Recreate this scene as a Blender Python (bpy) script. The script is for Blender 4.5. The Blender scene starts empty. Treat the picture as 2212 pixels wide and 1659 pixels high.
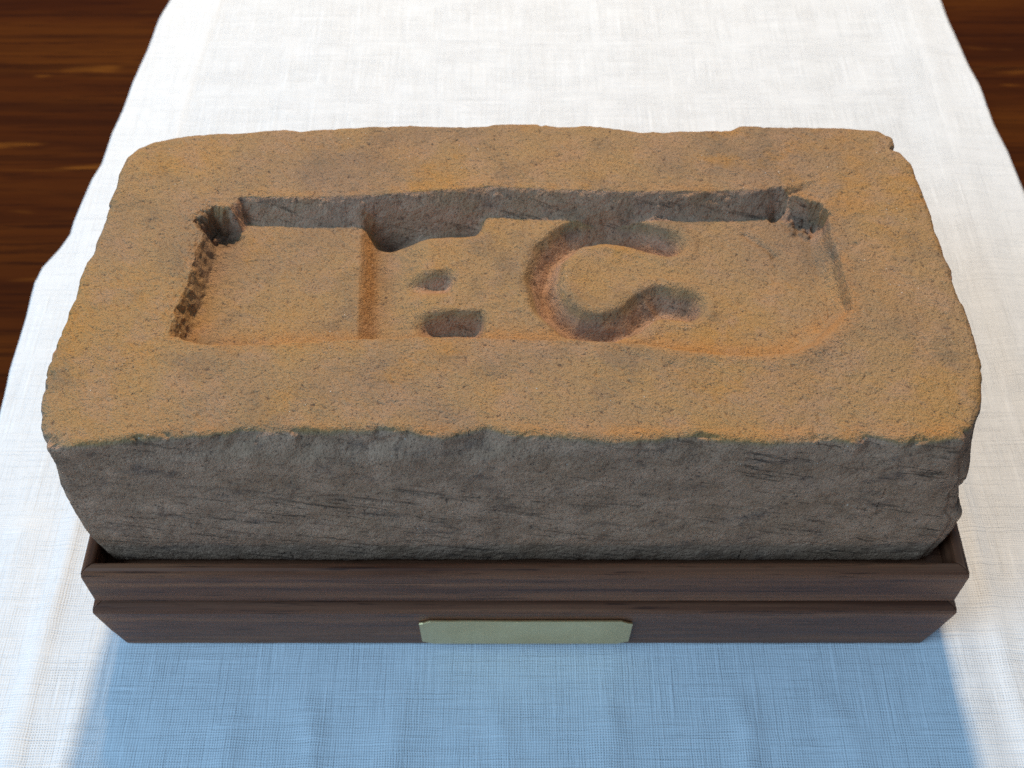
import bpy, math
import numpy as np
from mathutils import Vector

MM = 0.001
HB = 97.2            # height of the brick's top above the cloth, mm
sc = bpy.context.scene
col = sc.collection

# ------------------------------------------------------------------ camera, light, exposure
cam_d = bpy.data.cameras.new('camera')
cam = bpy.data.objects.new('camera', cam_d)
col.objects.link(cam)
sc.camera = cam
cam.location = (-0.831*MM, -152.869*MM, (229.787+HB)*MM)
cam.rotation_euler = (math.radians(90-53.647), 0, 0)
cam_d.sensor_width = 36.0
cam_d.lens = 36.0*2600/2212
cam_d.clip_start = 0.01
cam_d.clip_end = 50
cam_d.dof.use_dof = True
cam_d.dof.focus_distance = 0.292
cam_d.dof.aperture_fstop = 22.0

world = bpy.data.worlds.new('World')
sc.world = world
world.use_nodes = True
bg = world.node_tree.nodes['Background']
bg.inputs['Color'].default_value = (0.41, 0.67, 1.0, 1)
bg.inputs['Strength'].default_value = 0.31

def aim(o, target):
    o.rotation_euler = (Vector(target)-o.location).to_track_quat('-Z', 'Y').to_euler()

def bulb(name, loc, power, color, radius):
    l = bpy.data.lights.new(name, 'POINT')
    l.energy = power; l.color = color; l.shadow_soft_size = radius
    o = bpy.data.objects.new(name, l); col.objects.link(o); o.location = loc
    return o

# a ceiling lamp with two warm bulbs behind the brick, and a daylit window at the left
bulb('ceiling_bulb', (-0.02, 0.67, 0.96), 37, (1.0, 0.81, 0.57), 0.028)
bulb('ceiling_bulb', (-0.11, 0.69, 0.96), 7.5, (1.0, 0.81, 0.57), 0.028)
wl = bpy.data.lights.new('window_daylight', 'AREA')
wl.shape = 'RECTANGLE'; wl.size = 0.7; wl.size_y = 0.8; wl.energy = 12.5; wl.color = (0.36, 0.66, 1.0)
wo = bpy.data.objects.new('window_daylight', wl); col.objects.link(wo)
wo.location = (-0.95, -0.48, 0.86); aim(wo, (0, 0.03, 0.05))

sc.view_settings.view_transform = 'Standard'
sc.view_settings.look = 'None'
sc.view_settings.exposure = 0.20
sc.view_settings.gamma = 1.0
sc.view_settings.use_curve_mapping = False
sc.cycles.use_denoising = False

# ------------------------------------------------------------------ helpers
rng = np.random.RandomState(7)
_perm = rng.permutation(256); _perm = np.concatenate([_perm, _perm])
_g = rng.normal(size=(256, 3)); _g /= np.linalg.norm(_g, axis=1)[:, None]

def perlin(p):
    i = np.floor(p).astype(np.int64); f = p-i; i &= 255
    u = f*f*f*(f*(f*6-15)+10)
    res = 0.0
    for dx in (0, 1):
        wx = u[:, 0] if dx else 1-u[:, 0]
        a = _perm[(i[:, 0]+dx) & 255]
        for dy in (0, 1):
            wy = u[:, 1] if dy else 1-u[:, 1]
            b = _perm[a+((i[:, 1]+dy) & 255)]
            for dz in (0, 1):
                wz = u[:, 2] if dz else 1-u[:, 2]
                g = _g[_perm[b+((i[:, 2]+dz) & 255)]]
                d = g[:, 0]*(f[:, 0]-dx)+g[:, 1]*(f[:, 1]-dy)+g[:, 2]*(f[:, 2]-dz)
                res = res+wx*wy*wz*d
    return res

def fbm(p, scale, octaves=3, off=0.0):
    q = np.asarray(p, float)/np.asarray(scale, float)+off
    s = 0.0; a = 1.0
    for k in range(octaves):
        s = s+a*perlin(q+17.3*k); q = q*2.03; a *= 0.5
    return s

def sstep(a, b, x):
    t = np.clip((x-a)/(b-a), 0, 1)
    return t*t*(3-2*t)

def seg_dist(P, pts, closed=False):
    """distance of points P (n,2) to a polyline and the index of the nearest segment"""
    pts = np.array(pts, float)
    A = pts if closed else pts[:-1]
    B = np.roll(pts, -1, 0) if closed else pts[1:]
    best = np.full(len(P), 1e9); idx = np.zeros(len(P), int)
    for k, (a, b) in enumerate(zip(A, B)):
        d = b-a; t = np.clip(((P-a)@d)/(d@d), 0, 1)
        r = np.linalg.norm(P-(a+t[:, None]*d), axis=1)
        m = r < best; best[m] = r[m]; idx[m] = k
    return best, idx

def inside(P, poly):
    poly = np.array(poly, float); n = len(poly)
    c = np.zeros(len(P), bool); j = n-1
    for i in range(n):
        xi, yi = poly[i]; xj, yj = poly[j]
        m = ((yi > P[:, 1]) != (yj > P[:, 1]))
        xx = (xj-xi)*(P[:, 1]-yi)/((yj-yi) if yj != yi else 1e-9)+xi
        c ^= m & (P[:, 0] < xx); j = i
    return c

def mesh_np(name, V, F, mat, parent=None, smooth=True, normals=None, attrs=None):
    """one mesh object from numpy quads"""
    me = bpy.data.meshes.new(name)
    me.vertices.add(len(V)); me.vertices.foreach_set('co', np.ascontiguousarray(V, np.float32).ravel())
    F = np.asarray(F, np.int32); n = F.shape[1]
    me.loops.add(F.size); me.loops.foreach_set('vertex_index', F.ravel())
    me.polygons.add(len(F))
    me.polygons.foreach_set('loop_start', np.arange(0, F.size, n, dtype=np.int32))
    me.polygons.foreach_set('loop_total', np.full(len(F), n, np.int32))
    me.update(calc_edges=True); me.validate()
    me.polygons.foreach_set('use_smooth', np.full(len(me.polygons), smooth))
    if normals is not None:
        me.normals_split_custom_set_from_vertices([tuple(x) for x in normals])
    for k, v in (attrs or {}).items():
        a = me.attributes.new(k, 'FLOAT', 'POINT'); a.data.foreach_set('value', v.astype(np.float32))
    me.materials.append(mat)
    o = bpy.data.objects.new(name, me); col.objects.link(o); o.parent = parent
    return o

def mesh_py(name, V, F, mat, parent=None, bevel=0.0, smooth=False):
    me = bpy.data.meshes.new(name); me.from_pydata(V, [], F); me.update()
    me.materials.append(mat)
    o = bpy.data.objects.new(name, me); col.objects.link(o); o.parent = parent
    if smooth:
        for p in me.polygons: p.use_smooth = True
    if bevel:
        b = o.modifiers.new('bevel', 'BEVEL'); b.width = bevel; b.segments = 2; b.limit_method = 'ANGLE'; b.angle_limit = math.radians(40)
    return o

def tag(o, label, cat=None, kind=None):
    o['label'] = label
    if cat: o['category'] = cat
    if kind: o['kind'] = kind
    return o

# ------------------------------------------------------------------ materials
class NT:
    """small node-tree writer"""
    def __init__(s, name):
        s.m = bpy.data.materials.new(name); s.m.use_nodes = True
        s.t = s.m.node_tree; s.p = s.t.nodes['Principled BSDF']
        s.co = s.t.nodes.new('ShaderNodeTexCoord').outputs['Object']
    def n(s, typ, **kw):
        x = s.t.nodes.new(typ)
        for k, v in kw.items(): setattr(x, k, v)
        return x
    def put(s, sock, v):
        if hasattr(v, 'is_linked'): s.t.links.new(v, sock)
        else: sock.default_value = v
    def mp(s, scale, rot=(0, 0, 0), loc=(0, 0, 0)):
        x = s.n('ShaderNodeMapping'); s.t.links.new(s.co, x.inputs[0])
        x.inputs['Scale'].default_value = scale; x.inputs['Rotation'].default_value = rot; x.inputs['Location'].default_value = loc
        return x.outputs[0]
    def noise(s, vec, scale=1.0, detail=4, rough=0.55, dist=0.0):
        x = s.n('ShaderNodeTexNoise'); s.t.links.new(vec, x.inputs['Vector'])
        x.inputs['Scale'].default_value = scale; x.inputs['Detail'].default_value = detail
        x.inputs['Roughness'].default_value = rough; x.inputs['Distortion'].default_value = dist
        return x.outputs['Fac']
    def ramp(s, fac, stops):
        x = s.n('ShaderNodeValToRGB'); s.put(x.inputs[0], fac); e = x.color_ramp.elements
        while len(e) < len(stops): e.new(0.5)
        for el, (pos, c) in zip(e, stops):
            el.position = pos; el.color = (*c, 1) if len(c) == 3 else c
        return x.outputs[0]
    def rng(s, fac, a, b, c=0.0, d=1.0):
        x = s.n('ShaderNodeMapRange', interpolation_type='SMOOTHSTEP'); s.put(x.inputs[0], fac)
        for k, v in zip((1, 2, 3, 4), (a, b, c, d)): x.inputs[k].default_value = v
        return x.outputs[0]
    def math(s, op, a, b=0.0, c=0.0):
        x = s.n('ShaderNodeMath', operation=op); s.put(x.inputs[0], a); s.put(x.inputs[1], b); s.put(x.inputs[2], c)
        return x.outputs[0]
    def mix(s, fac, a, b, mode='MIX'):
        x = s.n('ShaderNodeMix', data_type='RGBA', blend_type=mode)
        s.put(x.inputs[0], fac)
        s.put(x.inputs[6], (*a, 1) if isinstance(a, tuple) else a); s.put(x.inputs[7], (*b, 1) if isinstance(b, tuple) else b)
        return x.outputs[2]
    def attr(s, name):
        return s.n('ShaderNodeAttribute', attribute_name=name).outputs['Fac']
    def bump(s, h, dist, strength=1.0, prev=None):
        x = s.n('ShaderNodeBump'); s.put(x.inputs['Height'], h)
        x.inputs['Distance'].default_value = dist; x.inputs['Strength'].default_value = strength
        if prev is not None: s.t.links.new(prev, x.inputs['Normal'])
        return x.outputs[0]
    def out(s, color, rough, normal=None, **kw):
        s.put(s.p.inputs['Base Color'], (*color, 1) if isinstance(color, tuple) else color); s.put(s.p.inputs['Roughness'], rough)
        if normal is not None: s.t.links.new(normal, s.p.inputs['Normal'])
        for k, v in kw.items(): s.p.inputs[k.replace('_', ' ')].default_value = v
        return s.m

def mat_brick():
    k = NT('fired_clay')
    big = k.noise(k.mp((17,)*3), 1, 5, .6)
    c = k.ramp(big, [(.32, (.32, .198, .118)), (.50, (.405, .238, .110)), (.68, (.46, .240, .078))])
    pk = k.noise(k.mp((110,)*3, loc=(3, 1, 2)), 1, 5, .65)
    c = k.mix(k.rng(pk, .46, .68, 0, .6), c, (.43, .252, .145))
    gy = k.noise(k.mp((60,)*3, loc=(9, 4, 7)), 1, 5, .65)
    c = k.mix(k.rng(gy, .50, .70, 0, .6), c, (.23, .155, .095))
    ora = k.noise(k.mp((38, 48, 40), loc=(4, 2, 9)), 1, 5, .65)
    c = k.mix(k.rng(ora, .54, .72, 0, .5), c, (.50, .225, .045))
    # struck faces, recess back wall and letter cuts are greyer
    dr = k.attr('drag')
    c = k.mix(k.math('MULTIPLY', dr, .85), c, k.ramp(pk, [(.3, (.33, .175, .108)), (.7, (.64, .360, .228))]))
    # smooth ochre clay where the mould rubbed, ochre tint on floor and E wall
    c = k.mix(k.math('MULTIPLY', k.attr('ochre_tint'), k.rng(pk, .30, .62, .9, .45)), c, (.54, .240, .075))
    # drag marks on the struck faces
    rot = k.n('ShaderNodeMapping'); k.t.links.new(k.co, rot.inputs[0]); rot.inputs['Rotation'].default_value = (0, -.24, 0)
    scl = k.n('ShaderNodeMapping'); k.t.links.new(rot.outputs[0], scl.inputs[0]); scl.inputs['Scale'].default_value = (55, 260, 750)
    st = k.noise(scl.outputs[0], 1, 5, .7)
    zone = k.noise(k.mp((22, 22, 30), loc=(5, 5, 1)), 1, 2)
    stm = k.math('MULTIPLY', k.rng(st, .56, .68), k.math('MULTIPLY', dr, k.rng(zone, .42, .62, .15, .8)))
    mot = k.noise(k.mp((75, 75, 140), loc=(2, 9, 4)), 1, 5, .7)
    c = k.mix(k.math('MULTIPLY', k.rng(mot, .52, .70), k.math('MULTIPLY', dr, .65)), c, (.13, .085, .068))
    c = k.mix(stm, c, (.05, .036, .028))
    # grains: sand, dark iron specks, pale grit
    g1 = k.noise(k.mp((1500,)*3), 1, 3, .75)
    g2 = k.noise(k.mp((620,)*3, loc=(1, 6, 3)), 1, 4, .7)
    c = k.mix(k.rng(g1, .44, .28, 0, .85), c, (.055, .038, .034))
    c = k.mix(k.rng(g2, .42, .29, 0, .75), c, (.07, .046, .038))
    c = k.mix(k.rng(g1, .58, .74, 0, .55), c, (.50, .37, .24))
    sp = k.n('ShaderNodeTexVoronoi'); k.t.links.new(k.mp((330,)*3), sp.inputs['Vector'])
    c = k.mix(k.math('MULTIPLY', k.rng(sp.outputs['Distance'], .24, .14), k.rng(k.noise(k.mp((160,)*3), 1, 2), .55, .62)), c, (.085, .055, .055))
    wv = k.n('ShaderNodeTexVoronoi'); k.t.links.new(k.mp((95,)*3, loc=(.4, .7, .1)), wv.inputs['Vector'])
    c = k.mix(k.math('MULTIPLY', k.rng(wv.outputs['Distance'], .062, .045), k.rng(k.noise(k.mp((70,)*3, loc=(8, 8, 8)), 1, 2), .56, .60)), c, (.82, .76, .66))
    pit = k.attr('pit')
    c = k.mix(k.math('MULTIPLY', pit, .6), c, (.085, .06, .045))
    h = k.math('ADD', k.math('MULTIPLY', g1, .7), g2)
    h = k.math('ADD', h, k.math('MULTIPLY', k.noise(k.mp((260,)*3), 1, 3, .6), .8))
    b = k.bump(h, .0010, 1.0)
    b = k.bump(k.math('SUBTRACT', 1.0, stm), .0004, .8, b)
    return k.out(c, .93, b, Specular_IOR_Level=.12)

def mat_walnut(name, seed):
    k = NT(name)
    v = k.mp((7, 260, 260), loc=(seed, seed*.7, 0))
    a = k.noise(v, 1, 5, .6, .4)
    c = k.ramp(a, [(.28, (.080, .025, .012)), (.5, (.180, .066, .031)), (.72, (.30, .120, .056))])
    p = k.noise(k.mp((55, 1300, 1300), loc=(0, seed, 0)), 1, 4, .65)
    c = k.mix(k.rng(p, .54, .68, 0, .7), c, (.022, .008, .006))
    return k.out(c, k.rng(a, .3, .7, .38, .52), k.bump(p, .00014, .6), Specular_IOR_Level=.22)

def mat_oak():
    k = NT('dark_oak')
    a = k.noise(k.mp((3.0, 26, 30)), 1, 5, .6, .15)
    f = k.noise(k.mp((20, 560, 60), loc=(2, 0, 0)), 1, 5, .7)
    g = k.noise(k.mp((6, 170, 60), loc=(7, 1, 0)), 1, 4, .6, .1)
    c = k.ramp(a, [(.32, (.032, .0068, .0014)), (.5, (.055, .0132, .0020)), (.70, (.084, .0235, .0030))])
    c = k.mix(k.rng(g, .46, .66, 0, .6), c, (.022, .0052, .0016))
    c = k.mix(k.rng(f, .50, .66, 0, .75), c, (.018, .0042, .0016))
    fl = k.noise(k.mp((17, 120, 20), loc=(5, 3, 0)), 1, 2, .5, .3)
    c = k.mix(k.math('MULTIPLY', k.rng(fl, .62, .72, 0, .7), k.rng(f, .60, .42)), c, (.17, .056, .007))
    return k.out(c, k.rng(a, .3, .7, .50, .65), k.bump(f, .00012, .6), Specular_IOR_Level=.03)

def mat_linen():
    k = NT('white_linen')
    sx = k.n('ShaderNodeSeparateXYZ'); k.t.links.new(k.co, sx.inputs[0])
    wob = k.noise(k.mp((180, 180, 1)), 1, 3)
    wob2 = k.noise(k.mp((150, 210, 1), loc=(7, 3, 0)), 1, 3)
    per = 2*math.pi/.00074
    wx = k.math('SINE', k.math('MULTIPLY_ADD', sx.outputs[0], per, k.math('MULTIPLY', wob, 9.0)))
    wy = k.math('SINE', k.math('MULTIPLY_ADD', sx.outputs[1], per*.98, k.math('MULTIPLY', wob2, 9.0)))
    # uneven yarn: long thin slubs both ways
    sl1 = k.noise(k.mp((30, 1300, 1)), 1, 3, .6)
    sl2 = k.noise(k.mp((1300, 30, 1), loc=(4, 1, 0)), 1, 3, .6)
    slub = k.math('MAXIMUM', k.rng(sl1, .52, .72), k.rng(sl2, .52, .72))
    thin = k.math('MAXIMUM', k.rng(sl1, .46, .30), k.rng(sl2, .46, .30))
    weave = k.math('MULTIPLY_ADD', k.math('ADD', wx, wy), .25, .5)
    dens = k.noise(k.mp((45, 70, 1)), 1, 5, .6)
    hem = k.attr('hem')
    gap = k.math('MULTIPLY', k.rng(weave, .34, .06), k.rng(dens, .35, .60, .35, 1.0))
    gap = k.math('MULTIPLY', gap, k.math('MULTIPLY_ADD', slub, -.8, 1.0))
    gap = k.math('MULTIPLY', gap, k.math('MULTIPLY_ADD', hem, -.45, 1.0))
    c = k.mix(slub, (.77, .77, .77), (.85, .85, .85))
    c = k.mix(k.math('MULTIPLY', thin, .22), c, (.60, .60, .595))
    c = k.mix(k.math('MULTIPLY', hem, .35), c, (.88, .88, .88))
    c = k.mix(k.math('MULTIPLY', gap, .85), c, (.24, .23, .22))
    h = k.math('ADD', k.math('MULTIPLY', weave, .7), k.math('MULTIPLY', k.math('SUBTRACT', slub, thin), .5))
    cr = k.noise(k.mp((40, 14, 1), loc=(1, 8, 0)), 1, 4, .6)
    b = k.bump(h, .00022, .8)
    b = k.bump(cr, .0022, .22, b)
    return k.out(c, .9, b, Specular_IOR_Level=.1, Sheen_Weight=.1)

def mat_brass():
    k = NT('brushed_brass')
    a = k.noise(k.mp((900, 40, 40)), 1, 3)
    t = k.noise(k.mp((60, 60, 60)), 1, 4)
    c = k.mix(k.rng(t, .4, .7, 0, .5), (.84, .60, .29), (.72, .52, .27))
    return k.out(c, k.rng(t, .3, .7, .26, .42), k.bump(a, .00002, .3), Metallic=1.0)

M_BRICK = mat_brick(); M_RAIL = mat_walnut('walnut_rail', 1.3); M_BASE = mat_walnut('walnut_base', 4.1)
M_OAK = mat_oak(); M_LINEN = mat_linen(); M_BRASS = mat_brass()

# ------------------------------------------------------------------ table and cloth
def box(x0, x1, y0, y1, z0, z1):
    V = [(x, y, z) for z in (z0, z1) for y in (y0, y1) for x in (x0, x1)]
    F = [(0, 2, 3, 1), (4, 5, 7, 6), (0, 1, 5, 4), (2, 6, 7, 3), (0, 4, 6, 2), (1, 3, 7, 5)]
    return V, F

CLOTH_T = 0.6
tb = mesh_py('table', *box(-.60, .60, -.35, .75, -.032, -.0035), M_OAK, bevel=.003)
tag(tb, 'dark reddish brown oak tabletop under the white cloth', 'table', 'structure')

CL = [(-168, -140), (-169, -60), (-170, 0), (-170.3, 50), (-170.3, 74.9), (-170.7, 83.4), (-171.5, 93.4), (-171.5, 103.7), (-171.5, 116.9), (-172.3, 132.7), (-171.2, 140.5), (-167.2, 149.4), (-164.8, 156.8), (-164.8, 163.1), (-162.7, 185.1), (-160.6, 194.1), (-160, 211.9), (-158.4, 225), (-157.5, 242.5), (-155.1, 263.3), (-154.3, 277.4), (-153.9, 284.4), (-150.9, 298), (-149, 340), (-148, 480)]
CR = [(198, -140), (197, 0), (196, 100), (195, 179.5), (194.6, 190.7), (194.4, 201.5), (192.6, 216.2), (192.4, 227.8), (192.3, 240.4), (190.6, 254.8), (189.8, 268.2), (188.4, 285.6), (188.2, 298), (187, 340), (186, 480)]

def make_cloth():
    nx, ny = 330, 540
    y = np.linspace(-140, 480, ny)
    l = np.interp(y, *np.array(CL).T[::-1]); r = np.interp(y, *np.array(CR).T[::-1])
    u = np.linspace(0, 1, nx)
    Y, U = np.meshgrid(y, u, indexing='ij')
    X = l[:, None]*(1-U)+r[:, None]*U
    P = np.stack([X.ravel(), Y.ravel(), np.zeros(X.size)], 1)
    z = np.zeros(len(P))
    edge = np.minimum(P[:, 0]-np.repeat(l, nx), np.repeat(r, nx)-P[:, 0])
    # under the stand the cloth is pressed flat
    dx = np.maximum(np.abs(P[:, 0]-2.6)-113, 0); dy = np.maximum(np.abs(P[:, 1]-53)-60, 0)
    free = sstep(1, 26, np.hypot(dx, dy))
    z += free*.9*(fbm(P, (60, 260, 1), 3)+.15)
    z += free*.35*fbm(P, (16, 80, 1), 2, 5.1)
    def crease(pts, amp, w, wob=1.5):
        d, _ = seg_dist(P[:, :2]+wob*np.stack([fbm(P, 30, 2, 9.), 0*z], 1), pts)
        return amp*np.exp(-(d/w)**2)
    z += crease([(173.4, 330), (173.2, 163), (174.2, 101), (176, -60)], 1.5, 7)
    z += crease([(163, 330), (166, 190), (170, 90)], .7, 5)
    z += crease([(141, 60), (142, -20), (144, -80)], 1.1, 3.2)
    z += crease([(128, 20), (131, -80)], .7, 4)
    z += crease([(-136, 44), (-138, 0), (-140, -40)], 1.1, 3.5)
    z += crease([(-122, 10), (-123.5, -20), (-124, -70)], .8, 3)
    z += crease([(-152, 30), (-155, -60)], .9, 6)
    for xx, a in ((-60, .9), (-36, .8), (-84, .6), (-8, .5), (24, .7), (62, .9), (88, .6)):
        z += free*crease([(xx, -6), (xx+4, -36), (xx+2, -110)], a, 4.2, 6)
    # folded hem down each side, a step of one more layer
    hem = np.interp(P[:, 1], [-140, 200, 250, 298, 480], [-136, -134, -132.5, -128.6, -126])
    z += .35*sstep(.6, -.6, P[:, 0]-hem)
    z += .5*sstep(12, 0, edge)*fbm(P, (40, 30, 1), 2, 3.3)
    z += .25*fbm(P, (7, 7, 1), 2, 1.7)*free*.5
    z = np.maximum(z, -1.2)*free.clip(.0, 1)+np.where(free < 1, 0, 0)
    hemr = np.interp(P[:, 1], [-140, 100, 163, 298, 480], [176, 174, 172, 171, 169])
    hemv = np.maximum(sstep(.6, -.6, P[:, 0]-hem), sstep(-.6, .6, P[:, 0]-hemr))
    top = P.copy(); top[:, 2] = z-.25
    bot = P.copy(); bot[:, 2] = np.minimum(z-.25-CLOTH_T, -.4)
    V = np.concatenate([top, bot])*MM
    i = np.arange(ny*nx).reshape(ny, nx)
    F = np.stack([i[:-1, :-1], i[:-1, 1:], i[1:, 1:], i[1:, :-1]], -1).reshape(-1, 4)
    n = ny*nx
    ring = np.concatenate([i[0, :], i[1:, -1], i[-1, -2::-1], i[-2:0:-1, 0]])
    r2 = np.roll(ring, -1)
    side = np.stack([ring, ring+n, r2+n, r2], 1)
    return V, np.concatenate([F, F[:, ::-1]+n, side]), np.tile(hemv, 2)

cv, cf, chem = make_cloth()
cl = mesh_np('table_runner', cv, cf, M_LINEN, attrs={'hem': chem})
tag(cl, 'white linen runner laid flat on the dark table under the stand', 'cloth')

# ------------------------------------------------------------------ display stand
CX, CYF, CYB = 2.6, 0.0, 106.5
stand = bpy.data.objects.new('display_stand', None); col.objects.link(stand)
stand.location = (CX*MM, 53.2*MM, 0)
tag(stand, 'dark walnut stand with a rimmed tray and moulded base holding the brick', 'stand')
HXO, HYO = 116.3, 60.4        # outer half sizes of the rim

def moulding(name, profile, half, other, side, mat, gap=.05):
    """one mitred length: profile of (outward offset from the rim's face, z) swept along a side"""
    prof = profile
    V = []; n = len(prof); NS = 24
    for s in range(NS+1):
        t = s/NS*2-1
        for o, z in prof:
            x = (half+o-gap)*t
            j = perlin(np.array([[s*.8+side*9, o*.6, z*.3]]))[0]*.10
            V.append((x*MM, -(other+o+j)*MM, z*MM))
    F = []
    for s in range(NS):
        for k in range(n):
            a = s*n+k; b = s*n+(k+1) % n
            F.append((a, a+n, b+n, b))
    F.append(tuple(range(n))); F.append(tuple(reversed(range(NS*n, NS*n+n))))
    o = mesh_py(name, V, F, mat, stand, bevel=.0004)
    o.rotation_euler = (0, 0, side*math.pi/2)
    return o

RT = HB-51.2                  # top of the rim
RAIL = [(-3.4, RT-17.5), (-3.4, RT-.6), (-2.9, RT), (-1.6, RT), (-.9, RT-.35), (-.3, RT-1.3), (0, RT-2.8), (0, RT-16.0), (-.4, RT-16.4)]
RAIL = RAIL[:-1]+[(-.5, RT-16.3), (-2.4, RT-16.6), (-2.6, RT-17.5)]
BT = RT-17.5
BASE = [(-13, -.2), (-13, BT-.05), (-2.2, BT-.05), (.2, BT-.7), (1.3, BT-1.6), (1.6, BT-3.0), (1.5, BT-4.2), (.36, 12), (-.9, 1.0), (-1.4, -.2)]
for side in range(4):
    half, other = (HXO, HYO) if side % 2 == 0 else (HYO, HXO)
    moulding('rail', RAIL, half, other, side, M_RAIL)
    moulding('base_moulding', BASE, half, other, side, M_BASE)
FLOOR_Z = HB-60.4
V, F = box(-(HXO-3.5)*MM, (HXO-3.5)*MM, -(HYO-3.5)*MM, (HYO-3.5)*MM, (FLOOR_Z-6)*MM, FLOOR_Z*MM)
mesh_py('tray_floor', V, F, M_BASE, stand)

# brass plate: clipped corners, thin, on the sloping face of the front moulding
def plate():
    w, h, t, c = 29.6, 9.3, .7, 3.2
    pts = [(-w, -h+c*.6), (-w+c, -h), (w-c, -h), (w, -h+c*.6), (w, h-c*.6), (w-c*.35, h-c*.5), (w-c, h), (-w+c, h), (-w+c*.35, h-c*.5), (-w, h-c*.6)]
    n = len(pts)
    V = [(x*MM, z*MM, 0) for x, z in pts]+[(x*MM, z*MM, t*MM) for x, z in pts]
    F = [tuple(reversed(range(n))), tuple(range(n, 2*n))]+[(k, (k+1) % n, n+(k+1) % n, n+k) for k in range(n)]
    o = mesh_py('name_plate', V, F, M_BRASS, stand, bevel=.00015)
    a = Vector((0, -(HYO+1.5), BT-4.2)); b = Vector((0, -(HYO-.9), 1.0))
    mid = (a+b)/2; up = (a-b).normalized(); nrm = Vector((1, 0, 0)).cross(up)
    from mathutils import Matrix
    m = Matrix((Vector((1, 0, 0)), up, nrm)).transposed().to_4x4()
    o.rotation_euler = m.to_euler()
    o.location = (mid+nrm*.25-up*.3)*MM+Vector((.4*MM, 0, 0))
    tag(o, 'blank pale brass plate with clipped corners')
plate()

# ------------------------------------------------------------------ brick
OUT = [(-108.6, 74.5), (-108.9, 77.0), (-108.1, 83.3), (-108.4, 88.9), (-107.3, 94.4), (-105.2, 98.1), (-100.7, 101.5), (-95.9, 103.1), (-90.3, 104.1), (-88.4, 103.9), (-86.3, 104.4), (-80.5, 104.6), (-75.1, 105.2), (-69.3, 105.9), (-65.0, 106.2), (-61.2, 105.5), (-57.7, 106.3), (-52.9, 106.7), (-41.4, 107.5), (-38.2, 107.5), (-31.0, 108.0), (-25.6, 107.9), (-22.5, 107.4), (-14.4, 107.4), (-7.4, 107.7), (-6.5, 108.4), (1.4, 108.6), (8.3, 108.4), (11.4, 107.4), (14.6, 107.3), (22.4, 107.9), (28.1, 106.7), (32.7, 105.7), (36.6, 105.0), (39.6, 105.5), (51.1, 105.8), (60.4, 106.0), (62.7, 106.3), (65.0, 107.9), (77.5, 107.1), (93.8, 106.9), (102.7, 105.7), (105.8, 103.0), (106.1, 100.2), (105.2, 97.8), (107.2, 96.6), (109.3, 92.2), (109.6, 87.0), (110.2, 80.7), (110.8, 74.1), (110.4, 67.1), (111.0, 61.8), (110.9, 58.2), (111.9, 53.4), (111.4, 49.4), (111.8, 43.0), (112.5, 41.4), (112.8, 33.0), (112.9, 24.5), (112.6, 21.4), (110.4, 12.6), (109.0, 9.1), (106.2, 4.2), (103.4, 0.7), (88.9, -0.6), (82.0, 1.1), (78.2, -0.6), (74.0, 0.3), (59.2, -0.8), (47.4, 0.3), (41.6, 1.1), (22.6, -0.6), (10.4, 1.0), (-1.6, 1.5), (-6.7, 3.5), (-10.1, 2.5), (-16.8, 0.4), (-25.5, 2.7), (-39.1, 2.7), (-51.2, 2.3), (-64.3, 2.8), (-67.0, 1.8), (-76.9, 0.8), (-84.3, 0.9), (-95.1, -0.5), (-102.9, -1.6), (-107.5, -1.1), (-110.3, 4.7), (-110.7, 8.0), (-111.7, 11.1), (-112.2, 16.2), (-112.6, 22.0), (-112.2, 24.0), (-112.5, 26.1), (-112.1, 30.7), (-111.5, 36.2), (-111.5, 39.1), (-110.8, 43.5), (-111.0, 50.9), (-110.5, 56.0), (-109.4, 59.1), (-109.4, 63.7), (-108.8, 68.6)]
RIM = [(-74.1, 78.3), (-63.6, 78.4), (-51.2, 78.3), (-38.8, 79.0), (-26.5, 80.4), (-16.5, 81.4), (-5.3, 82.3), (10.9, 81.2), (29.5, 80.5), (48.2, 80.5), (67.0, 81.1), (72.2, 82.8), (74.4, 78.8), (78.2, 76.7), (82.6, 71.1), (82.4, 64.4), (83.2, 56.3), (83.9, 43.8), (83.9, 39.6), (79.4, 34.1), (74.0, 28.7), (67.9, 25.9), (61.1, 24.7), (50.0, 25.2), (41.1, 26.1), (31.1, 28.4), (15.4, 29.7), (-7.2, 30.2), (-24.1, 30.7), (-35.4, 30.0), (-46.6, 29.3), (-57.8, 28.7), (-69.0, 27.9), (-77.0, 28.6), (-84.1, 30.9), (-84.6, 34.8), (-83.7, 42.3), (-82.5, 53.1), (-81.5, 63.6), (-82.7, 70.2), (-78.9, 73.1), (-75.4, 74.1)]
#  wall run of each rim segment: back 4, right 4.5, front 3, left 2.5
RUN = [5.2]*11+[3]*3+[4.5]*4+[6]*4+[3.0]*5+[2.6]*6+[2.6]+[3.0]*5+[3]*3
CPATH = [(41.0, 68.0), (34.5, 70.4), (24.5, 73.2), (15.5, 71.0), (9.6, 64.5), (7.3, 55.5), (9.0, 46.8), (14.5, 40.5), (22.3, 38.6), (29.0, 41.0), (33.7, 45.8), (39.0, 48.0), (42.5, 47.0)]
FROG = 6.9

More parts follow.
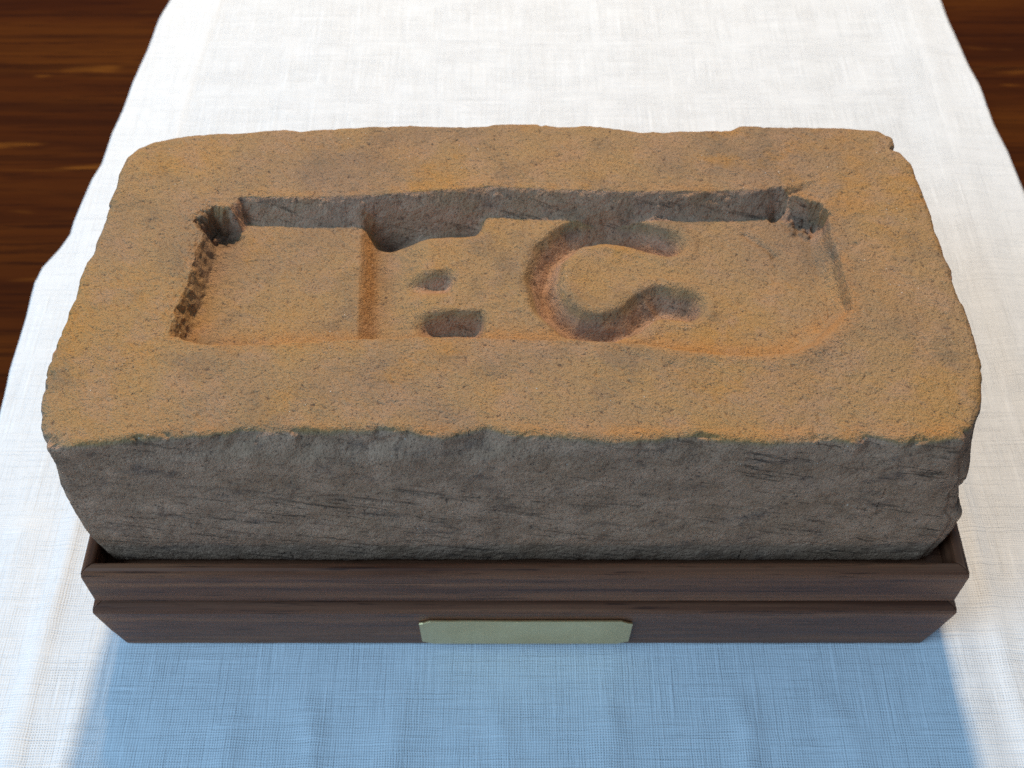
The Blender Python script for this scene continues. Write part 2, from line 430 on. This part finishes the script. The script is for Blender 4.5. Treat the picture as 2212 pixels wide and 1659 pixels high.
def make_brick():
    hx, hy, h = 111.0, 53.5, 60.0
    cy = 53.0
    NX, NY, NZ = 540, 270, 124
    # cube grid of integer keys, welded
    def face(axis, val):
        N = (NX, NY, NZ)
        a, b = [k for k in range(3) if k != axis]
        A, B = np.meshgrid(np.arange(N[a]+1), np.arange(N[b]+1), indexing='ij')
        K = np.zeros(A.shape+(3,), np.int64); K[..., a] = A; K[..., b] = B; K[..., axis] = val*N[axis]
        i = np.arange(A.size).reshape(A.shape)
        Q = np.stack([i[:-1, :-1], i[1:, :-1], i[1:, 1:], i[:-1, 1:]], -1).reshape(-1, 4)
        flip = (val == 1) if axis != 1 else (val == 0)
        if not flip: Q = Q[:, ::-1]
        return K.reshape(-1, 3), Q
    Ks, Qs, off = [], [], 0
    tags = []
    for t, (ax, val) in enumerate(((2, 1), (1, 0), (1, 1), (0, 0), (0, 1), (2, 0))):
        K, Q = face(ax, val); Ks.append(K); Qs.append(Q+off); off += len(K); tags.append(np.full(len(Q), t))
    K = np.concatenate(Ks); Q = np.concatenate(Qs); ft = np.concatenate(tags)
    key = (K[:, 0]*1000+K[:, 1])*1000+K[:, 2]
    uq, first, inv = np.unique(key, return_index=True, return_inverse=True)
    K = K[first].astype(float); Q = inv[Q]
    def warp(half, bumps, n):
        g = np.linspace(-half, half, 4001); dn = np.ones_like(g)
        for c0, w0, a0 in bumps: dn += a0*np.exp(-((g-c0)/w0)**2)
        cum = np.cumsum(dn); cum = (cum-cum[0])/(cum[-1]-cum[0])
        return np.interp(np.linspace(0, 1, n+1), cum, g)
    gx = warp(hx, [(-83, 4, 3.), (81, 5, 2.), (-39, 3, 1.)], NX); gy = warp(hy, [(26, 6, 1.8), (-23, 3, 1.2)], NY)
    P = np.stack([gx[K[:, 0].astype(int)], gy[K[:, 1].astype(int)], (K[:, 2]/NZ-1)*h], 1)
    istop = P[:, 2] > -1e-6
    box_s = np.maximum(np.abs(P[:, 0])/hx, np.abs(P[:, 1])/hy)
    # rounded arrises, tighter at the front
    r0 = 2.4
    lim = np.array([hx-r0, hy-r0, 0])
    q = P.copy(); q[:, 0] = np.clip(P[:, 0], -hx+r0, hx-r0); q[:, 1] = np.clip(P[:, 1], -hy+r0, hy-r0); q[:, 2] = np.clip(P[:, 2], -h+r0, -r0)
    d = P-q; L = np.linalg.norm(d, axis=1)[:, None]
    P = np.where(L > 1e-6, q+d/np.maximum(L, 1e-6)*r0, P)
    # plan outline: traced at the top, a rounded oblong below
    th = np.arctan2(P[:, 1]/hy, P[:, 0]/hx)
    def radial(poly):
        a = np.array(poly, float); x = a[:, 0]/hx; y = (a[:, 1]-cy)/hy
        t = np.arctan2(y, x); o = np.argsort(t); t = t[o]; r = np.hypot(x, y)[o]
        t = np.concatenate([t-2*np.pi, t, t+2*np.pi]); r = np.tile(r, 3)
        return np.interp(th, t, r)
    # resample outline finely so the straight runs stay straight
    o = np.array(OUT); fine = np.concatenate([o[i]+(o[(i+1) % len(o)]-o[i])*np.linspace(0, 1, 12, endpoint=False)[:, None] for i in range(len(o))])
    low = []
    X0, X1, Y0, Y1, R = -111.6, 113.2, -.6, 106.6, 3.2
    for cx_, cy_, a0 in ((X1-R, Y1-R, 0), (X0+R, Y1-R, 90), (X0+R, Y0+R, 180), (X1-R, Y0+R, 270)):
        for a in np.linspace(a0, a0+90, 9): low.append((cx_+R*math.cos(math.radians(a)), cy_+R*math.sin(math.radians(a))))
    low = np.array(low); low = np.concatenate([low[i]+(low[(i+1) % len(low)]-low[i])*np.linspace(0, 1, 40, endpoint=False)[:, None] for i in range(len(low))])
    rbox = 1/np.maximum(np.abs(np.cos(th)), np.abs(np.sin(th)))
    zt = sstep(-30, -3, P[:, 2]+6*fbm(P, 22, 2, 3.))
    ztf = sstep(-9, -1.2, P[:, 2]+4*fbm(P, 12, 2, 3.))
    fm = sstep(-.80, -.93, P[:, 1]/hy)*sstep(.97, .9, np.abs(P[:, 0])/hx)
    zt = zt*(1-fm)+ztf*fm
    ratio = radial(fine)*zt+radial(low)*(1-zt)
    s = np.maximum(np.abs(P[:, 0])/hx, np.abs(P[:, 1])/hy)
    w = sstep(.72, .985, s)
    P[:, :2] *= (1+(ratio/rbox-1)*w)[:, None]
    # lower arrises worn back
    wear = sstep(-41, -60, P[:, 2])
    P[:, 0] -= np.sign(P[:, 0])*wear*np.where(P[:, 0] < 0, 1.3, 1.0)*sstep(.80, 1., s)*(np.abs(P[:, 0]) > 60)
    P[:, 1] -= np.sign(P[:, 1])*wear*1.2*sstep(.80, 1., s)
    # right end: scar half-way down, where a flake came off
    sc_r = np.exp(-(((P[:, 2]+27)/7)**2+((P[:, 1]+hy)/16)**2))*(P[:, 0] > 90)
    P[:, 0] -= 3.0*sstep(.15, .8, sc_r+.10*fbm(P, 3, 2))
    P[:, 1] += cy
    # -------- top: recess and letters
    nv = len(P)
    top = np.where(istop & (s < .93))[0]
    T = P[top, :2]; T3 = np.concatenate([T, np.zeros((len(T), 1))], 1)
    dist, seg = seg_dist(T, RIM, True)
    ins = inside(T, RIM)
    sd = np.where(ins, -dist, dist)
    # smooth run width
    rimp = np.array(RIM); mids = (rimp+np.roll(rimp, -1, 0))/2
    dd = np.linalg.norm(T[:, None, :]-mids[None], axis=2); wt = 1/(dd+1.5)**4
    run = (wt*np.array(RUN)[None]).sum(1)/wt.sum(1)
    leftm = np.exp(-((T[:, 0]+83)/4.5)**2)*sstep(26, 32, T[:, 1])*sstep(76, 70, T[:, 1])
    corner = np.exp(-(((T[:, 0]+78)/8)**2+((T[:, 1]-73)/7)**2))+np.exp(-(((T[:, 0]-77)/9)**2+((T[:, 1]-76)/8)**2))
    rag = .30*fbm(T3, 9, 2)+.20*fbm(T3, 2.2, 2, 2.)+1.6*corner*fbm(T3, 3.5, 3, 12.)
    sdn = sd+rag*(1+1.2*leftm)+leftm*.5*fbm(T3, 2.6, 3, 15.)
    t = np.clip(-sdn/run+.06, 0, 1)
    prof = np.clip(t*1.06, 0, 1); prof = prof*.45+.55*(prof*prof*(3-2*prof))
    rightm = sstep(66, 76, T[:, 0])*sstep(36, 44, T[:, 1])
    prof = prof*(1-.55*rightm)+.55*rightm*sstep(0, .25, t+.06*fbm(T3, 6, 2, 44.))
    dep = FROG*prof
    # floor lies a little uneven and shallower towards the right end
    floorw = sstep(.6, 1, t)
    dep -= floorw*(.9*sstep(55, 84, T[:, 0])*sstep(70, 30, T[:, 1])+.5*fbm(T3, 22, 2, 4.))
    def stroke(pts, hw):
        return seg_dist(T, pts)[0]-hw
    def ell(cx_, cy_, rx, ry):
        return (np.hypot((T[:, 0]-cx_)/rx, (T[:, 1]-cy_)/ry)-1)*min(rx, ry)
    wob = .45*fbm(T3, 5, 2, 7.)
    def vee(sdist, hw):
        q_ = np.clip(-sdist/hw, 0, 1); return 1-np.sqrt((1-q_)**2+.03)+.015*0
    inset = sstep(.5, -3.0, sd)
    # E: a stem with a steep left wall easing up to the right, and three wedge-cut bars
    def bar(y_far, near, xl, soft, xr, dp):
        u_ = y_far+.04*(T[:, 0]+20)+wob*.9-T[:, 1]
        m = sstep(-.4, 3.4, u_)*(1-sstep(2.8, near, u_))*sstep(xl-soft, xl+soft, T[:, 0])*sstep(xr+1.8, xr-2.0, T[:, 0]+wob*1.5)
        return dp*m, np.maximum.reduce([-u_, u_-near*.8, xl-T[:, 0], T[:, 0]-xr])
    ebar = [bar(78.6, 9.5, -36.5, 3.0, -9.2, 5.6), bar(58.8, 10., -26.0, 5.5, -16.6, 5.0), bar(44.6, 13.5, -23.5, 3.5, -8.6, 6.2)]
    stemx = T[:, 0]+.05*(T[:, 1]-57)+wob*.8
    dep += 5.2*sstep(-41.2, -36.0, stemx)*sstep(-21.0, -34.0, stemx)*inset*sstep(29, 33, T[:, 1])*sstep(81, 76, T[:, 1])
    cut = np.zeros(len(T))
    for d_, _ in ebar:
        cut = np.maximum(cut, d_)
    c = np.minimum(stroke(CPATH, 4.9), stroke([(37.5, 47.6), (43.5, 46.6)], 5.6))+wob*1.3
    cut = np.maximum(cut, 7.8*np.clip(vee(c, 5.0), 0, 1))
    dep += cut*inset
    e = np.minimum.reduce([ebar[0][1], ebar[1][1], ebar[2][1], np.maximum(np.abs(stemx+35.0)-5.2, np.abs(T[:, 1]-56.5)-21.5)])
    dep -= .45*np.exp(-((c-1.6)/1.4)**2)*floorw*(c > 0)
    # faint crescent pressed in the floor at the right
    ck = seg_dist(T, [(61.7, 71.0), (63.9, 68.5), (66.5, 66.4), (68.6, 63.4)])[0]
    dep += .9*np.exp(-(ck/.7)**2)
    ck2 = seg_dist(T, [(68.6, 63.4), (69.2, 58.5), (68.0, 54.5)])[0]
    dep += .35*np.exp(-(ck2/1.2)**2)
    # screw dents in the two far corners
    rough = fbm(T3, 2.2, 3, 6.)
    dl = np.hypot((T[:, 0]+78.3)/5.8, (T[:, 1]-70.2)/4.6)+.38*rough
    dr = np.hypot((T[:, 0]-77.5)/5.6, (T[:, 1]-73.0)/4.4)+.38*rough
    pl = sstep(1.05, .55, dl); pr = sstep(1.08, .55, dr)
    dep = dep*(1-pl)+pl*(8.4+1.8*rough+.5*fbm(T3, 1.2, 2)); dep = dep*(1-pr)+pr*(6.8+2.0*rough+.5*fbm(T3, 1.2, 2))
    # scratch running off the far right corner, ridge beside it
    sr = seg_dist(T, [(70.1, 77.0), (73.7, 80.8), (82, 83.0)])[0]
    dep += 1.8*np.exp(-(sr/1.1)**2)*sstep(83, 74, T[:, 0])
    # pinched ridge along the front lip of the recess right end
    dep -= .5*np.exp(-((sd-1.2)/2.2)**2)*sstep(20, 50, T[:, 0])*sstep(45, 25, T[:, 1])
    P[top, 2] -= dep
    # -------- attributes
    ochre_tint = np.zeros(nv); pit = np.zeros(nv); drag = np.zeros(nv)
    front_d = P[:, 1]
    n1 = fbm(P, 9, 3, 11.)
    edge_f = np.exp(-((front_d-2.2+.8*n1)/2.6)**2)*sstep(-1.1, -.2, P[:, 2])*sstep(-.35, .25, n1+.1)
    ochre_tint = np.maximum(ochre_tint, edge_f*sstep(-105, -60, P[:, 0]))
    sl = np.zeros(len(T))
    sl = np.maximum(sl, .9*np.exp(-((sd+.3)/1.6)**2)*sstep(36, 26, T[:, 1]))            # front lip
    sl = np.maximum(sl, .5*np.exp(-((sd-1.0)/2.2)**2)*sstep(-.1, .35, n1[top]+.1))       # rubbed rim
    sl = np.maximum(sl, .8*np.exp(-((sd+6.0)/3.2)**2)*sstep(46, 36, T[:, 1])*sstep(-.35, .2, n1[top]+.25))  # ochre band across the floor behind the front lip
    sl = np.maximum(sl, .9*np.exp(-((sd+.5)/2.6)**2)*sstep(40, 60, T[:, 0])*sstep(60, 40, T[:, 1]))
    sl = np.maximum(sl, .95*np.exp(-((stemx+38.8)/2.0)**2)*(T[:, 1] > 30)*(T[:, 1] < 77)*(sd < 0))   # ochre strip down the left wall of the E
    patch = sstep(.12, .5, fbm(T3, 26, 3, 20.))
    sl = np.maximum(sl, .22*patch)
    ochre_tint[top] = np.maximum(ochre_tint[top], sl)
    pit[top] = np.clip(.5*pl+.5*pr+.35*leftm*sstep(-.1, .3, rough)*(np.abs(sd) < 3), 0, 1)
    side_m = (~istop) & (K[:, 2] > 0)
    drag[side_m] = 1
    drag *= sstep(-.2, -1.9, P[:, 2]+1.3*n1)
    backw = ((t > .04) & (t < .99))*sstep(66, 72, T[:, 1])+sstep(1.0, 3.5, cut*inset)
    drag[top] = np.clip(backw, 0, 1)*.75  # greyer colour on the recess back wall and letter cuts
    # -------- relief
    Qt = np.concatenate([Q[:, [0, 1, 2]], Q[:, [0, 2, 3]]])
    def vnorm(P):
        n = np.cross(P[Qt[:, 1]]-P[Qt[:, 0]], P[Qt[:, 2]]-P[Qt[:, 0]])
        N = np.stack([np.bincount(Qt.ravel(), np.repeat(n[:, k], 3), nv) for k in range(3)], 1)
        return N/np.maximum(np.linalg.norm(N, axis=1), 1e-9)[:, None]
    N = vnorm(P)
    disp = .34*fbm(P, 20, 3, 1.)+.20*fbm(P, 5, 3, 2.)+.15*fbm(P, 1.5, 2, 3.)
    # struck faces: drag lines and tears
    pr_ = P.copy(); a = .30; pr_[:, 2] = P[:, 2]*math.cos(a)+P[:, 0]*math.sin(a)*sstep(40, -100, P[:, 0])
    tear = fbm(pr_, (14, 14, 1.5), 4, 5.)
    drs = np.where(istop, 0, drag)
    disp -= drs*.22*sstep(.20, .60, tear)
    disp += drs*.06*fbm(P, (6, 6, 4), 3, 9.)
    wallm = np.zeros(nv); wallm[top] = ((t > .03) & (t < .97))*1.0
    lw = np.zeros(nv); lw[top] = np.clip(leftm*(np.abs(sd) < 5)+.8*corner, 0, 1)
    disp += wallm*.35*fbm(P, 2.4, 3, 40.)+lw*(.55*fbm(P, 2.2, 3, 50.)+.3*fbm(P, .9, 2, 60.))
    # long slanting scratches across the left of the front face
    fr = np.where((P[:, 1] < 3) & (P[:, 2] < -3))[0]
    rs = np.random.RandomState(3)
    for _ in range(26):
        x0 = rs.uniform(-100, 30); z0 = rs.uniform(-50, -8); ln = rs.uniform(10, 42); sl_ = rs.uniform(.10, .30)
        pts = [(x0+ln*q, z0-ln*sl_*q-2*sl_*math.sin(3*q)) for q in np.linspace(0, 1, 6)]
        near = fr[(P[fr, 0] > x0-3) & (P[fr, 0] < x0+ln+3)]
        dd_ = seg_dist(P[near][:, [0, 2]]+.35*np.stack([0*near, fbm(P[near], 4, 2, 70.)], 1), pts)[0]
        g_ = np.exp(-(dd_/.42)**2)*sstep(-.25, .2, fbm(P[near], (7, 7, 3), 2, 80.+_))
        disp[near] -= .30*g_; pit[near] = np.maximum(pit[near], 1.0*g_*rs.uniform(.5, 1.2))
    # chipped arrises round the top edge
    eb = np.exp(-((P[:, 2]+1.0)/3.0)**2)*sstep(.955, .99, s)
    chip = sstep(.15, .55, fbm(P, (6, 6, 5), 3, 14.))
    disp -= eb*.8*chip
    # little craters on the top
    cr = fbm(P, 3.0, 1, 30.)
    disp -= np.where(istop, .55*sstep(.38, .60, cr)+.45*sstep(.42, .65, fbm(P, 7., 1, 33.)), 0)
    P = P+N*disp[:, None]
    N = vnorm(P)
    P[:, 2] += HB
    # -------- split into parts
    letter = np.zeros(nv, int); isin = np.zeros(nv, bool)
    isin[top] = sd < .2
    letter[top[(e < .9) & (sd < -.6)]] = 1; letter[top[(c < .9) & (sd < -.6)]] = 2
    letter[top[dl < .98]] = 3; letter[top[dr < 1.0]] = 4
    isin[top[(dl < .98) | (dr < 1.0)]] = True
    cls = np.zeros(len(Q), int)
    f_in = isin[Q].sum(1) >= 3
    cls[f_in & (ft == 0)] = 1
    for k in range(1, 5):
        cls[((letter[Q] == k).sum(1) >= 3) & (ft == 0)] = k+1
    root = bpy.data.objects.new('brick', None); col.objects.link(root)
    tag(root, 'old tan clay brick with a sunken panel lettered EC, resting in the stand', 'brick')
    root.location = (0, 53*MM, HB*MM-60*MM)
    org = np.array([0, 53., HB-60])
    def sub(name, k, parent):
        q = Q[cls == k]; u, iv = np.unique(q, return_inverse=True)
        return mesh_np(name, (P[u]-org)*MM, iv.reshape(q.shape), M_BRICK, parent, True, N[u],
                       {'ochre_tint': ochre_tint[u], 'pit': pit[u], 'drag': drag[u]})
    sub('body', 0, root)
    panel = sub('recessed_panel', 1, root); tag(panel, 'sunken rectangular panel pressed into the top face')
    for k, nm, lb in ((2, 'letter', 'impressed capital letter E'), (3, 'letter', 'impressed capital letter C'),
                      (4, 'corner_dent', 'rough screw dent in the far left corner'), (5, 'corner_dent', 'rough screw dent in the far right corner')):
        tag(sub(nm, k, panel), lb)
make_brick()
